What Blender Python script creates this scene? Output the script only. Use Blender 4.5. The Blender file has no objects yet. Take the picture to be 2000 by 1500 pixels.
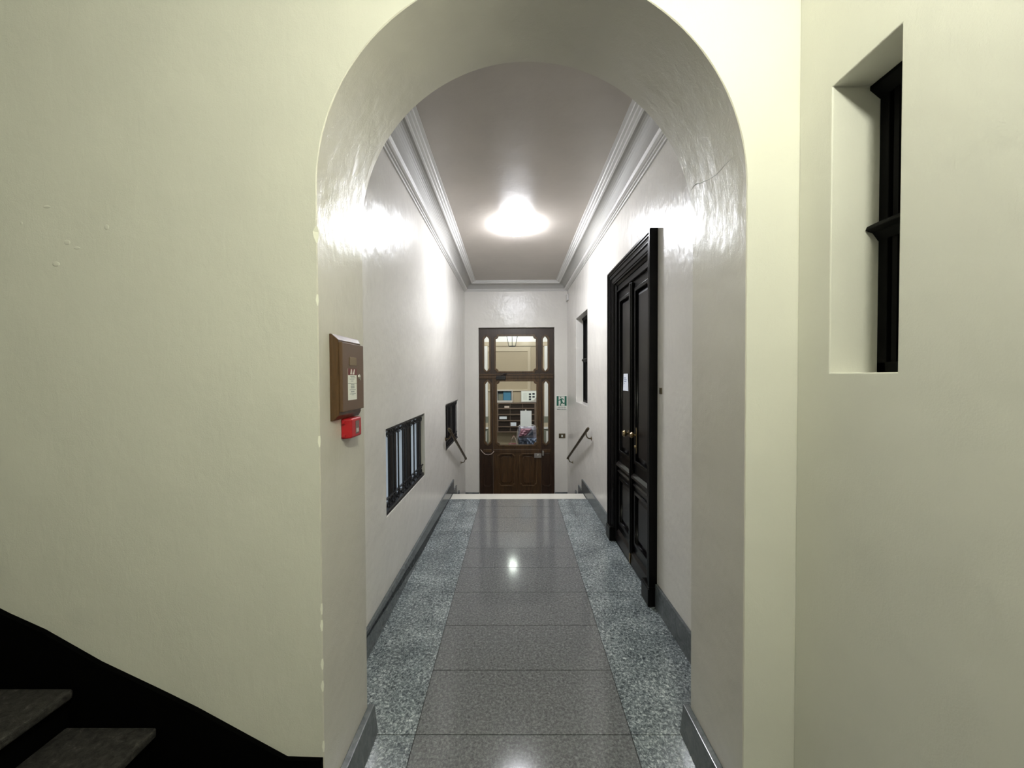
import bpy, bmesh, math, random
from mathutils import Vector, Matrix
random.seed(7)
PI = math.pi
S = bpy.context.scene
C = S.collection

# ------------------------------------------------------------------ camera, world, exposure
CAMZ = 1.5
VPX, VPY, F = 1004.0, 736.0, 750.0
cd = bpy.data.cameras.new('camera'); cam = bpy.data.objects.new('camera', cd); C.objects.link(cam)
cd.sensor_fit = 'HORIZONTAL'; cd.sensor_width = 36.0; cd.lens = 36.0 * F / 2000.0
cd.clip_start = 0.02; cd.clip_end = 100
cam.matrix_world = (Matrix.Translation((0, 0, CAMZ)) @ Matrix.Rotation((VPX - 1000) / F, 4, 'Z')
                    @ Matrix.Rotation(PI / 2 - (750 - VPY) / F, 4, 'X') @ Matrix.Rotation(-0.0042, 4, 'Z'))
S.camera = cam
w = bpy.data.worlds.new('world'); S.world = w; w.use_nodes = True
w.node_tree.nodes['Background'].inputs[0].default_value = (0.5, 0.52, 0.5, 1)
w.node_tree.nodes['Background'].inputs[1].default_value = 0.02
S.view_settings.view_transform = 'Standard'; S.view_settings.look = 'None'
S.view_settings.gamma = 1.0; S.view_settings.use_curve_mapping = False
S.view_settings.exposure = 0.45
CORRIDOR_LAMP = 116.0     # radiance of the round ceiling lamp
STAIR_LAMP = 232.0       # radiance of the globe over the stair foot
LANTERN = 42.0
# added fill: unseen area light brightening the lobby beyond the glass door
ld = bpy.data.lights.new('lobby_fill_light', 'AREA'); ld.shape = 'RECTANGLE'; ld.size = 1.6; ld.size_y = 0.5
ld.energy = 46; ld.color = (1.0, 0.985, 0.96)
lo = bpy.data.objects.new('lobby_fill_light', ld); C.objects.link(lo); lo.location = (0.0, 6.95, 2.92)
lo.rotation_euler = (math.radians(48), 0, 0)

# ------------------------------------------------------------------ materials
def mat(name, col, rough=0.5, metal=0.0, spec=0.5, emit=None, strength=0, coat=0.0):
    m = bpy.data.materials.new(name); m.use_nodes = True
    b = m.node_tree.nodes['Principled BSDF']
    b.inputs['Base Color'].default_value = (*col, 1); b.inputs['Roughness'].default_value = rough
    b.inputs['Metallic'].default_value = metal; b.inputs['Specular IOR Level'].default_value = spec
    b.inputs['Coat Weight'].default_value = coat
    if emit:
        b.inputs['Emission Color'].default_value = (*emit, 1); b.inputs['Emission Strength'].default_value = strength
    return m
def nt(m): return m.node_tree.nodes, m.node_tree.links
def coords(m, scale=(1, 1, 1)):
    n, l = nt(m)
    tc = n.new('ShaderNodeNewGeometry'); mp = n.new('ShaderNodeMapping'); mp.inputs['Scale'].default_value = scale
    l.new(tc.outputs['Position'], mp.inputs['Vector']); return mp.outputs['Vector']
def noise(m, vec, scale, detail=4, rough=0.55, dist=0.0):
    n, l = nt(m); x = n.new('ShaderNodeTexNoise'); l.new(vec, x.inputs['Vector'])
    x.inputs['Scale'].default_value = scale; x.inputs['Detail'].default_value = detail
    x.inputs['Roughness'].default_value = rough; x.inputs['Distortion'].default_value = dist
    return x.outputs['Fac']
def ramp(m, fac, stops):
    n, l = nt(m); r = n.new('ShaderNodeValToRGB'); l.new(fac, r.inputs['Fac'])
    e = r.color_ramp.elements
    while len(e) < len(stops): e.new(0.5)
    for i, (p, c) in enumerate(stops): e[i].position = p; e[i].color = (*c, 1)
    return r.outputs['Color']
def bump(m, heights, dist_strength):
    n, l = nt(m); prev = None
    for h, (d, s) in zip(heights, dist_strength):
        b = n.new('ShaderNodeBump'); b.inputs['Distance'].default_value = d; b.inputs['Strength'].default_value = s
        l.new(h, b.inputs['Height'])
        if prev: l.new(prev, b.inputs['Normal'])
        prev = b.outputs['Normal']
    l.new(prev, n['Principled BSDF'].inputs['Normal'])
def setcol(m, c): n, l = nt(m); l.new(c, n['Principled BSDF'].inputs['Base Color'])

def plaster(name, c1, c2, rough, big=1.0, spec=0.5):
    m = mat(name, c1, rough, spec=spec)
    v = coords(m)
    setcol(m, ramp(m, noise(m, v, 2.2, 5, 0.6), [(0.35, c2), (0.65, c1)]))
    vs = coords(m, (1, 1, 0.45))
    bump(m, [noise(m, v, 3.5, 3), noise(m, vs, 26, 5, 0.6, 0.6), noise(m, v, 260, 3)],
         [(0.020 * big, 0.55), (0.0036 * big, 0.5), (0.0010, 0.4)])
    return m
M = {}
M['wall'] = plaster('wall_paint_satin', (0.765, 0.74, 0.695), (0.735, 0.71, 0.665), 0.25)
M['wall_front'] = plaster('wall_paint_stair', (0.74, 0.73, 0.66), (0.71, 0.70, 0.635), 0.42, 0.6)
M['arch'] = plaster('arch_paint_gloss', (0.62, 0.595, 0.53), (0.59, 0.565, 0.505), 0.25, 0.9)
M['ceil'] = plaster('ceiling_paint_taupe', (0.50, 0.455, 0.405), (0.46, 0.42, 0.375), 0.28, 0.35)
M['chip'] = mat('bare_plaster', (0.80, 0.79, 0.70), 0.8)
M['cornice'] = plaster('cornice_paint', (0.70, 0.69, 0.67), (0.68, 0.67, 0.65), 0.5, 0.25)
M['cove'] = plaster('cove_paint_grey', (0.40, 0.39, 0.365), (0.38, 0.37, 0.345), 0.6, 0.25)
M['lobby'] = plaster('lobby_beige', (0.43, 0.355, 0.25), (0.40, 0.33, 0.235), 0.6, 0.4)
M['lobby_pale'] = plaster('lobby_pale_beige', (0.54, 0.46, 0.345), (0.51, 0.435, 0.33), 0.6, 0.4)
M['white'] = mat('white_paint', (0.80, 0.80, 0.80), 0.45)
M['black'] = mat('black_paint', (0.0015, 0.0015, 0.0015), 0.8, spec=0.02)
M['black_wood'] = mat('black_window_wood', (0.002, 0.002, 0.002), 0.6, spec=0.12)
M['iron'] = mat('black_iron', (0.006, 0.006, 0.008), 0.35)
def m_granite():
    m = mat('granite_speckled', (0.3, 0.32, 0.33), 0.16)
    v = coords(m, (1, 1, 1))
    a = noise(m, v, 78, 5, 0.72, 0.9)
    n, l = nt(m)
    b = noise(m, v, 4, 3)
    mx = n.new('ShaderNodeMath'); mx.operation = 'MULTIPLY_ADD'; l.new(b, mx.inputs[0]); mx.inputs[1].default_value = 0.22
    l.new(a, mx.inputs[2])
    setcol(m, ramp(m, mx.outputs[0], [(0.47, (0.040, 0.050, 0.056)), (0.59, (0.135, 0.158, 0.168)), (0.68, (0.28, 0.315, 0.325)), (0.80, (0.66, 0.70, 0.70))]))
    rr = ramp(m, noise(m, v, 90, 3), [(0.3, (0.13,) * 3), (0.7, (0.24,) * 3)])
    l.new(rr, n['Principled BSDF'].inputs['Roughness'])
    return m
def m_granite_grey():
    m = mat('granite_grey', (0.2, 0.2, 0.19), 0.115, spec=0.32)
    v = coords(m, (1, 1, 1)); a = noise(m, v, 85, 6, 0.8, 0.5)
    setcol(m, ramp(m, a, [(0.32, (0.062, 0.064, 0.066)), (0.5, (0.142, 0.146, 0.150)), (0.70, (0.30, 0.308, 0.315))]))
    return m
def m_slate():
    m = mat('baseboard_stone', (0.1, 0.11, 0.12), 0.18)
    v = coords(m); setcol(m, ramp(m, noise(m, v, 22, 6, 0.7, 1.2), [(0.3, (0.062, 0.072, 0.078)), (0.7, (0.145, 0.16, 0.168))]))
    return m
def m_wood(name, c1, c2, rough=0.35, scale=(14, 14, 1.2)):
    m = mat(name, c1, rough); v = coords(m, scale)
    setcol(m, ramp(m, noise(m, v, 2.5, 6, 0.65, 0.8), [(0.3, c1), (0.7, c2)])); return m
def m_tread():
    m = mat('tread_stone', (0.03, 0.03, 0.03), 0.7); v = coords(m); a = noise(m, v, 50, 6, 0.8, 0.5)
    setcol(m, ramp(m, a, [(0.38, (0.006, 0.0055, 0.005)), (0.58, (0.036, 0.033, 0.031)), (0.72, (0.12, 0.11, 0.10))]))
    bump(m, [a], [(0.004, 0.6)]); return m
M['granite'] = m_granite(); M['granite_grey'] = m_granite_grey(); M['slate'] = m_slate(); M['tread'] = m_tread()
M['joint'] = mat('floor_joint', (0.018, 0.018, 0.018), 0.8)
M['marble'] = mat('white_marble', (0.72, 0.70, 0.63), 0.25)
M['wood'] = m_wood('walnut_door', (0.030, 0.0145, 0.006), (0.095, 0.050, 0.020), 0.36)
M['wood_highlight'] = m_wood('walnut_highlight', (0.045, 0.023, 0.010), (0.13, 0.075, 0.033), 0.33)  # lighter walnut copy, edge highlights put into the moulding colour
M['wood_dark'] = m_wood('walnut_frame', (0.018, 0.009, 0.005), (0.045, 0.022, 0.011), 0.38)
M['ebony'] = mat('black_brown_lacquer', (0.002, 0.0018, 0.0018), 0.28, spec=0.16)
M['ebony_panel'] = mat('black_brown_panel', (0.0075, 0.006, 0.0056), 0.33, spec=0.3)
M['cab_wood'] = m_wood('cabinet_oak', (0.055, 0.028, 0.011), (0.12, 0.062, 0.024), 0.35, (20, 20, 2))
M['cab_lid'] = mat('cabinet_brown_enamel', (0.12, 0.068, 0.036), 0.32)
M['brass'] = mat('aged_brass', (0.30, 0.23, 0.13), 0.3, 1.0)
M['brass_dark'] = mat('dark_brass', (0.15, 0.12, 0.075), 0.38, 0.85)
M['steel'] = mat('lock_steel', (0.6, 0.58, 0.55), 0.3, 0.9)
M['red'] = mat('red_plastic', (0.42, 0.008, 0.014), 0.3)
M['clear_grey'] = mat('grey_window', (0.16, 0.11, 0.10), 0.15)
M['paper'] = mat('paper', (0.82, 0.86, 0.82), 0.7)
M['paper_cold'] = mat('paper_cold', (0.72, 0.76, 0.84), 0.7)
M['ink'] = mat('ink', (0.03, 0.04, 0.05), 0.8)
M['ink_blue'] = mat('ink_blue', (0.12, 0.16, 0.30), 0.8)
M['ink_grey'] = mat('ink_grey', (0.42, 0.45, 0.43), 0.8)
M['maroon'] = mat('maroon_print', (0.16, 0.03, 0.03), 0.4)
M['green'] = mat('sign_green', (0.012, 0.13, 0.085), 0.4)
M['sign_white'] = mat('sign_white', (0.80, 0.80, 0.74), 0.4)
M['pane_grey'] = mat('frosted_pane_glow', (0.25, 0.285, 0.31), 0.25, emit=(0.72, 0.86, 1.0), strength=0.20)  # emission stands in for daylight behind the frosted glass
M['pane_dark'] = mat('dark_pane', (0.006, 0.006, 0.008), 0.15)
M['stile'] = mat('brown_stile', (0.010, 0.006, 0.005), 0.4)
M['frame_grey'] = mat('grey_metal_sash', (0.35, 0.35, 0.33), 0.4)
M['mail_dark'] = mat('mailbox_front', (0.028, 0.020, 0.017), 0.25)
M['mail_wood'] = mat('mailbox_wood', (0.15, 0.105, 0.08), 0.45)
M['blue_print'] = mat('blue_print', (0.055, 0.20, 0.33), 0.5)
M['green_grey'] = mat('grey_green_print', (0.17, 0.18, 0.14), 0.6)
M['alu'] = mat('aluminium_frame', (0.55, 0.52, 0.50), 0.4, 0.2)
M['sill_grey'] = mat('grey_green_dado', (0.22, 0.23, 0.19), 0.5)
M['pink'] = mat('pink_fabric', (0.34, 0.16, 0.22), 0.5)
M['lilac'] = mat('lilac_plastic', (0.36, 0.34, 0.42), 0.3)
M['navy'] = mat('navy_fabric', (0.045, 0.055, 0.085), 0.7)
M['blue_bag'] = mat('crumpled_blue_plastic', (0.16, 0.20, 0.30), 0.3)
M['redbag'] = mat('dark_red_bag', (0.16, 0.04, 0.045), 0.6)
M['strap'] = mat('pale_strap', (0.55, 0.45, 0.40), 0.6)
M['rubber'] = mat('black_rubber', (0.01, 0.01, 0.01), 0.7)
M['lamp_emit'] = mat('lamp_diffuser', (0.9, 0.9, 0.9), 0.4, emit=(0.925, 0.945, 1.0), strength=CORRIDOR_LAMP)
M['globe_emit'] = mat('stair_globe', (0.9, 0.9, 0.85), 0.4, emit=(0.985, 1.0, 0.83), strength=STAIR_LAMP)
M['bulb'] = mat('lantern_bulb', (0.9, 0.9, 0.9), 0.4, emit=(0.95, 1.0, 0.93), strength=LANTERN)
def m_glass():
    m = bpy.data.materials.new('window_glass'); m.use_nodes = True; n, l = nt(m); n.clear()
    o = n.new('ShaderNodeOutputMaterial'); mx = n.new('ShaderNodeMixShader'); t = n.new('ShaderNodeBsdfTransparent')
    g = n.new('ShaderNodeBsdfGlossy'); f = n.new('ShaderNodeFresnel'); f.inputs['IOR'].default_value = 1.18
    t.inputs['Color'].default_value = (0.94, 0.96, 0.94, 1); g.inputs['Roughness'].default_value = 0.13
    l.new(f.outputs[0], mx.inputs[0]); l.new(t.outputs[0], mx.inputs[1]); l.new(g.outputs[0], mx.inputs[2])
    l.new(mx.outputs[0], o.inputs[0]); return m
M['glass'] = m_glass()
def m_lantern_glass():
    m = bpy.data.materials.new('frosted_lantern_glass'); m.use_nodes = True; n, l = nt(m); n.clear()
    o = n.new('ShaderNodeOutputMaterial'); mx = n.new('ShaderNodeMixShader'); t = n.new('ShaderNodeBsdfTransparent')
    g = n.new('ShaderNodeBsdfTranslucent'); mx.inputs[0].default_value = 0.09
    g.inputs['Color'].default_value = (0.75, 0.82, 0.76, 1)
    l.new(t.outputs[0], mx.inputs[1]); l.new(g.outputs[0], mx.inputs[2]); l.new(mx.outputs[0], o.inputs[0]); return m
M['lantern_glass'] = m_lantern_glass()

# ------------------------------------------------------------------ builders
def tag(o, label=None, cat=None, group=None, kind=None):
    if label: o['label'] = label
    if cat: o['category'] = cat
    if group: o['group'] = group
    if kind: o['kind'] = kind
    return o
def thing(name, loc, label=None, cat=None, group=None, kind=None):
    o = bpy.data.objects.new(name, None); C.objects.link(o); o.location = loc; o.empty_display_size = 0.05
    return tag(o, label, cat, group, kind)
def wloc(o):
    v = Vector((0, 0, 0))
    while o: v += o.location; o = o.parent
    return v
def link(name, me, m, parent=None):
    me.name = name
    o = bpy.data.objects.new(name, me); C.objects.link(o)
    ms = m if isinstance(m, (list, tuple)) else [m]
    if len(me.materials): me.materials.clear()
    for x in ms: me.materials.append(M[x])
    if parent:
        o.parent = parent; me.transform(Matrix.Translation(-wloc(parent)))
    return o
class MB:
    def __init__(s): s.bm = bmesh.new(); s.mi = 0
    def face(s, pts):
        vs = [s.bm.verts.new(p) for p in pts]
        f = s.bm.faces.new(vs); f.material_index = s.mi; return f
    def box(s, a, b):
        (x0, y0, z0), (x1, y1, z1) = a, b
        v = [s.bm.verts.new(p) for p in [(x0, y0, z0), (x1, y0, z0), (x1, y1, z0), (x0, y1, z0), (x0, y0, z1), (x1, y0, z1), (x1, y1, z1), (x0, y1, z1)]]
        for q in [(3, 2, 1, 0), (4, 5, 6, 7), (0, 1, 5, 4), (1, 2, 6, 5), (2, 3, 7, 6), (3, 0, 4, 7)]:
            s.bm.faces.new([v[i] for i in q]).material_index = s.mi
        return s
    def hexa(s, p):   # 8 points, bottom ring then top ring
        v = [s.bm.verts.new(q) for q in p]
        for q in [(3, 2, 1, 0), (4, 5, 6, 7), (0, 1, 5, 4), (1, 2, 6, 5), (2, 3, 7, 6), (3, 0, 4, 7)]:
            s.bm.faces.new([v[i] for i in q]).material_index = s.mi
        return s
    def prism(s, pts, vec):
        vec = Vector(vec); a = [s.bm.verts.new(p) for p in pts]; b = [s.bm.verts.new(Vector(p) + vec) for p in pts]
        n = len(pts)
        s.bm.faces.new(a).material_index = s.mi; s.bm.faces.new(b[::-1]).material_index = s.mi
        for i in range(n): s.bm.faces.new([a[i], b[i], b[(i + 1) % n], a[(i + 1) % n]]).material_index = s.mi
        return s
    def loft(s, rings, closed=True, caps=True):
        R = [[s.bm.verts.new(p) for p in r] for r in rings]; n = len(R[0])
        for a, b in zip(R, R[1:]):
            for i in range(n if closed else n - 1):
                s.bm.faces.new([a[i], a[(i + 1) % n], b[(i + 1) % n], b[i]]).material_index = s.mi
        if caps and closed:
            s.bm.faces.new(R[0][::-1]).material_index = s.mi; s.bm.faces.new(R[-1]).material_index = s.mi
        return s
    def tube(s, path, r, n=10):
        path = [Vector(p) for p in path]; rings = []
        up = Vector((0, 0, 1))
        for i, p in enumerate(path):
            t = (path[min(i + 1, len(path) - 1)] - path[max(i - 1, 0)]).normalized()
            if abs(t.dot(up)) > 0.95: up2 = Vector((1, 0, 0))
            else: up2 = up
            a = t.cross(up2).normalized(); b = a.cross(t).normalized()
            rr = r[i] if isinstance(r, (list, tuple)) else r
            rings.append([p + (a * math.cos(k * 2 * PI / n) + b * math.sin(k * 2 * PI / n)) * rr for k in range(n)])
        return s.loft(rings)
    def lathe(s, prof, c, axis='Z', n=32, dirn=1):
        c = Vector(c); rings = []
        for r, h in prof:
            ring = []
            for k in range(n):
                a = 2 * PI * k / n; u, v = max(r, 1e-4) * math.cos(a), max(r, 1e-4) * math.sin(a)
                if axis == 'Z': ring.append(c + Vector((u, v, h * dirn)))
                elif axis == 'X': ring.append(c + Vector((h * dirn, u, v)))
                else: ring.append(c + Vector((u, h * dirn, v)))
            rings.append(ring)
        return s.loft(rings)
    def ball(s, c, r, sc=(1, 1, 1), n=16):
        m = Matrix.Translation(c) @ Matrix.Diagonal((r * sc[0], r * sc[1], r * sc[2], 1))
        bmesh.ops.create_uvsphere(s.bm, u_segments=n, v_segments=max(8, n // 2), radius=1, matrix=m); return s
    def build(s, name, m, parent=None, smooth=False, bevel=0.0, seg=2):
        bmesh.ops.recalc_face_normals(s.bm, faces=s.bm.faces)
        me = bpy.data.meshes.new(name); s.bm.to_mesh(me); s.bm.free()
        o = link(name, me, m, parent)
        if smooth:
            for p in me.polygons: p.use_smooth = True
            me.set_sharp_from_angle(angle=math.radians(40))
        if bevel:
            b = o.modifiers.new('bevel', 'BEVEL'); b.width = bevel; b.segments = seg; b.limit_method = 'ANGLE'
        return o
def curve_mesh(polys, depth, bev=0.0):
    cu = bpy.data.curves.new('c', 'CURVE'); cu.dimensions = '2D'; cu.fill_mode = 'BOTH'
    cu.extrude = depth / 2 - bev; cu.bevel_depth = bev; cu.bevel_resolution = 1
    if bev: cu.offset = -bev
    for p in polys:
        sp = cu.splines.new('POLY'); sp.points.add(len(p) - 1); sp.use_cyclic_u = True
        for i, q in enumerate(p): sp.points[i].co = (q[0], q[1], 0, 1)
    o = bpy.data.objects.new('c', cu); C.objects.link(o)
    me = bpy.data.meshes.new_from_object(o.evaluated_get(bpy.context.evaluated_depsgraph_get()))
    bpy.data.objects.remove(o); bpy.data.curves.remove(cu); return me
def plate_y(name, polys, y0, y1, m, parent, bev=0.0):      # polygons in X,Z ; thickness from y0 to y1
    me = curve_mesh(polys, y1 - y0, bev)
    me.transform(Matrix(((1, 0, 0, 0), (0, 0, 1, (y0 + y1) / 2), (0, 1, 0, 0), (0, 0, 0, 1))))
    me.flip_normals()
    return link(name, me, m, parent)
def plate_x(name, polys, x0, x1, m, parent, bev=0.0):      # polygons in Y,Z
    me = curve_mesh(polys, x1 - x0, bev)
    me.transform(Matrix(((0, 0, 1, (x0 + x1) / 2), (1, 0, 0, 0), (0, 1, 0, 0), (0, 0, 0, 1))))
    return link(name, me, m, parent)
def rect(a, b, c, d): return [(a, c), (b, c), (b, d), (a, d)]
def text_mesh(body, size):
    cu = bpy.data.curves.new('t', 'FONT'); cu.body = body; cu.size = size; cu.align_x = 'CENTER'; cu.extrude = 0.0006; cu.offset = size * 0.012
    o = bpy.data.objects.new('t', cu); C.objects.link(o)
    me = bpy.data.meshes.new_from_object(o.evaluated_get(bpy.context.evaluated_depsgraph_get()))
    bpy.data.objects.remove(o); bpy.data.curves.remove(cu); return me
def grid_wall(name, m, f, us, vs, holes, t, label, parent=None, cat='wall'):
    """f(u,v,w)->point. Front face w=0, back w=t. holes (u0,u1,v0,v1)."""
    U = sorted(set(list(us) + [x for h in holes for x in h[:2]])); V = sorted(set(list(vs) + [x for h in holes for x in h[2:4]]))
    def solid(i, j):
        if i < 0 or j < 0 or i >= len(U) - 1 or j >= len(V) - 1: return False
        cu, cv = (U[i] + U[i + 1]) / 2, (V[j] + V[j + 1]) / 2
        return not any(h[0] < cu < h[1] and h[2] < cv < h[3] for h in holes)
    b = MB()
    for i in range(len(U) - 1):
        for j in range(len(V) - 1):
            if not solid(i, j): continue
            u0, u1, v0, v1 = U[i], U[i + 1], V[j], V[j + 1]
            b.face([f(u0, v0, 0), f(u1, v0, 0), f(u1, v1, 0), f(u0, v1, 0)])
            b.face([f(u0, v0, t), f(u0, v1, t), f(u1, v1, t), f(u1, v0, t)])
            if not solid(i - 1, j): b.face([f(u0, v0, 0), f(u0, v1, 0), f(u0, v1, t), f(u0, v0, t)])
            if not solid(i + 1, j): b.face([f(u1, v0, 0), f(u1, v0, t), f(u1, v1, t), f(u1, v1, 0)])
            if not solid(i, j - 1): b.face([f(u0, v0, 0), f(u0, v0, t), f(u1, v0, t), f(u1, v0, 0)])
            if not solid(i, j + 1): b.face([f(u0, v1, 0), f(u1, v1, 0), f(u1, v1, t), f(u0, v1, t)])
    bmesh.ops.remove_doubles(b.bm, verts=b.bm.verts, dist=1e-5)
    o = b.build(name, m, parent, bevel=0.003)
    return tag(o, label, cat, kind='structure')
def setting(o, label, cat): return tag(o, label, cat, kind='structure')
def PX(px, y): return (px - VPX) * y / F           # pixel column -> X on the plane Y = y
def PZ(py, y): return CAMZ - (py - VPY) * y / F     # pixel row -> height on the plane Y = y

YF, YB = 1.217, 1.582           # faces of the arch wall
YE = 6.40                       # end wall of the passage
def xl(y): return -0.800 - 0.004 * (y - 1.58)
def xr(y): return 0.933 - 0.0095 * (y - 1.58)
def zc(y): return 3.16 - 0.028 * (y - 2.35)
AX0, AX1, ACX, AR, ASP = -0.620, 0.731, 0.0555, 0.6755, 2.10
XS = 0.894                      # side wall by the camera
ROOM_X0, ROOM_Y0, ROOM_Z = -4.3, -3.2, 3.05

# ------------------------------------------------------------------ walls of the passage
grid_wall('wall_left', 'wall', lambda u, v, w: (xl(u) - w, u, v), (YB, YE + 0.02), (-0.75, 3.3),
          [(2.39, 3.45, 0.62, 1.175), (4.53, 5.58, 0.62, 1.174)], 0.30, 'satin off-white left wall of the passage with two barred low windows')
grid_wall('wall_right', 'wall', lambda u, v, w: (xr(u) + w, u, v), (YB, YE + 0.02), (-0.75, 3.3),
          [(2.6, 3.49, 0.0, 2.34), (4.73, 5.55, 1.135, 2.33)], 0.30, 'satin off-white right wall of the passage around the black double door')
grid_wall('wall_back', 'wall', lambda u, v, w: (u, YE + w, v), (-2.4, 2.5), (-0.75, 3.3),
          [(-0.589, 0.674, -0.6, 2.32)], 0.22, 'off-white end wall of the passage around the glazed wooden door')
b = MB(); b.hexa([(-1.12, YB, zc(YB)), (1.25, YB, zc(YB)), (1.25, YE, zc(YE)), (-1.12, YE, zc(YE)),
                  (-1.12, YB, 3.4), (1.25, YB, 3.4), (1.25, YE, 3.4), (-1.12, YE, 3.4)])
setting(b.build('ceiling', 'ceil'), 'taupe painted passage ceiling carrying the round lamp', 'ceiling')

# cornice
H0 = 2.915
prof = [(0, 0), (0.012, 0), (0.014, 0.05), (0.026, 0.06), (0.026, 0.11), (0.034, 0.115), (0.048, 0.15), (0.052, 0.20), (0.058, 0.24)]
for k in range(1, 9):
    a = k / 9 * PI / 2
    prof.append((0.060 + 0.075 * (1 - math.cos(a)), 0.24 + 0.50 * math.sin(a)))
prof += [(0.138, 0.74), (0.150, 0.76), (0.152, 0.82), (0.168, 0.84), (0.170, 0.90), (0.186, 0.915), (0.190, 0.96), (0.210, 0.97), (0.210, 1.02), (0, 1.02)]
def st(k, d, h):
    if k == 0: x, y = xl(YB) + d, YB
    if k == 1: x, y = xl(YE) + d, YE - d
    if k == 2: x, y = xr(YE) - d, YE - d
    if k == 3: x, y = xr(YB) - d, YB
    return (x, y, H0 + h * (zc(y) - H0))
b = MB(); b.loft([[st(k, d, h) for d, h in prof] for k in range(4)])
b.bm.verts.ensure_lookup_table(); b.bm.faces.ensure_lookup_table()
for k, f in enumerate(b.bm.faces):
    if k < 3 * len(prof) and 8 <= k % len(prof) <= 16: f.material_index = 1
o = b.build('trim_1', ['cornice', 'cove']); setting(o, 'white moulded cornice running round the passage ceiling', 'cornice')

# ------------------------------------------------------------------ arch wall (chamfered edge with chips)
def outline():
    pts = [(AX0, z) for z in [0.0]] ; z = 0.0
    while z < ASP - 0.02:
        z += 0.018; pts.append((AX0, min(z, ASP)))
    n = 72
    for k in range(1, n): a = PI - PI * k / n; pts.append((ACX + AR * math.cos(a), ASP + AR * math.sin(a)))
    for k in range(0, 70): pts.append((AX1, ASP * (1 - k / 69)))
    return pts
op = outline()
chips = [(1.955, 0.028, 0.015), (1.79, 0.010, 0.006), (1.74, 0.012, 0.008), (0.76, 0.008, 0.006), (0.70, 0.01, 0.006), (0.64, 0.01, 0.005), (0.58, 0.014, 0.006), (0.50, 0.012, 0.006),
         (0.44, 0.010, 0.005), (0.31, 0.01, 0.006), (1.02, 0.010, 0.005), (1.30, 0.02, 0.004)]
def chamf(x, z):
    wd = 0.0028 + 0.0008 * math.sin(z * 90) * math.sin(z * 37)
    if x < AX0 + 0.002:
        for cz, hw, d in chips:
            if abs(z - cz) < hw: wd += d * (0.5 + 0.5 * math.cos((z - cz) / hw * PI)) * random.uniform(0.7, 1.2)
    return wd
def nrm(i):
    x, z = op[i]
    if z > ASP + 1e-6: d = Vector((x - ACX, z - ASP)).normalized(); return d
    return Vector((-1, 0)) if x < ACX else Vector((1, 0))
b = MB(); bm = b.bm
TOP = 3.4
ch = [chamf(*p) for p in op]
WX0, WX1 = ROOM_X0 - 0.1, XS + 0.38
FR = [bm.verts.new((p[0] + nrm(i).x * ch[i], YF, p[1] + nrm(i).y * ch[i])) for i, p in enumerate(op)]
IN = [bm.verts.new((p[0], YF + ch[i] * 0.9, p[1])) for i, p in enumerate(op)]
IB = [bm.verts.new((p[0], YB - 0.003, p[1])) for p in op]
BK = [bm.verts.new((p[0] + nrm(i).x * 0.003, YB, p[1] + nrm(i).y * 0.003)) for i, p in enumerate(op)]
def outer(i, y):
    x, z = op[i]
    if z > ASP + 1e-6: return (x, y, TOP)
    return (WX0 if x < ACX else WX1, y, z)
for ring, y in ((FR, YF), (BK, YB)):
    O = [bm.verts.new(outer(i, y)) for i in range(len(op))]
    cl = bm.verts.new((WX0, y, TOP)); cr = bm.verts.new((WX1, y, TOP))
    for i in range(len(op) - 1):
        xa, za = op[i]; xb, zb = op[i + 1]
        if za <= ASP + 1e-6 and zb > ASP + 1e-6: bm.faces.new([ring[i], ring[i + 1], O[i + 1], cl, O[i]])
        elif za > ASP + 1e-6 and zb <= ASP + 1e-6: bm.faces.new([ring[i], ring[i + 1], O[i + 1], cr, O[i]])
        else: bm.faces.new([ring[i], ring[i + 1], O[i + 1], O[i]])
for i in range(len(op) - 1):
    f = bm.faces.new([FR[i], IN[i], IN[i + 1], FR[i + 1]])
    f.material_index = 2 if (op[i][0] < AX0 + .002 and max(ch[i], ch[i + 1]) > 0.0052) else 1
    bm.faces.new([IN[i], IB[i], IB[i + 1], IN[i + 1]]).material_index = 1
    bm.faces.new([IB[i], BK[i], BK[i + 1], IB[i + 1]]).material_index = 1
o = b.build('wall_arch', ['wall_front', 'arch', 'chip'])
for p in o.data.polygons: p.use_smooth = (p.material_index == 1)
o.data.set_sharp_from_angle(angle=math.radians(20))
setting(o, 'cream plaster wall pierced by the round-headed arch with chipped left edge', 'wall')

def on_jamb(px, py):
    lo_y, hi_y = YF, YB
    def inside(y):
        x, z = PX(px, y), PZ(py, y)
        return x < AX1 if z < ASP else (x - ACX) ** 2 + (z - ASP) ** 2 < AR ** 2
    for _ in range(40):
        m_ = (lo_y + hi_y) / 2
        if inside(m_): lo_y = m_
        else: hi_y = m_
    return Vector((PX(px, lo_y), lo_y, PZ(py, lo_y)))
cr = [on_jamb(*p) for p in [(1346.7, 378), (1353, 369), (1357.5, 365), (1366.7, 363), (1380, 357.5), (1388, 353), (1396.7, 346.7), (1405, 338), (1413, 328), (1421, 321.5), (1430, 312)]]
b = MB(); b.tube(cr, [0.0005, 0.0012, 0.0016, 0.0013, 0.0010, 0.0009, 0.0008, 0.0008, 0.0007, 0.0005, 0.0003], 5); b.build('crack', 'ink_grey', o)
for px_, py_, r_, sc_ in ((211, 441, 0.011, (1, .35, 1)), (95, 401, 0.012, (1.3, .25, .5)), (133, 470, 0.011, (1.2, .3, 1)), (152, 481, 0.010, (1.4, .3, .6)), (110, 512, 0.015, (1.1, .3, .7)), (44, 432, 0.006, (1, .3, 1))):
    b = MB(); b.ball((PX(px_, YF), YF, PZ(py_, YF)), r_ * 0.75, (sc_[0], 0.16, sc_[2])); b.build('plaster_lump', 'wall_front', o, True)

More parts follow.
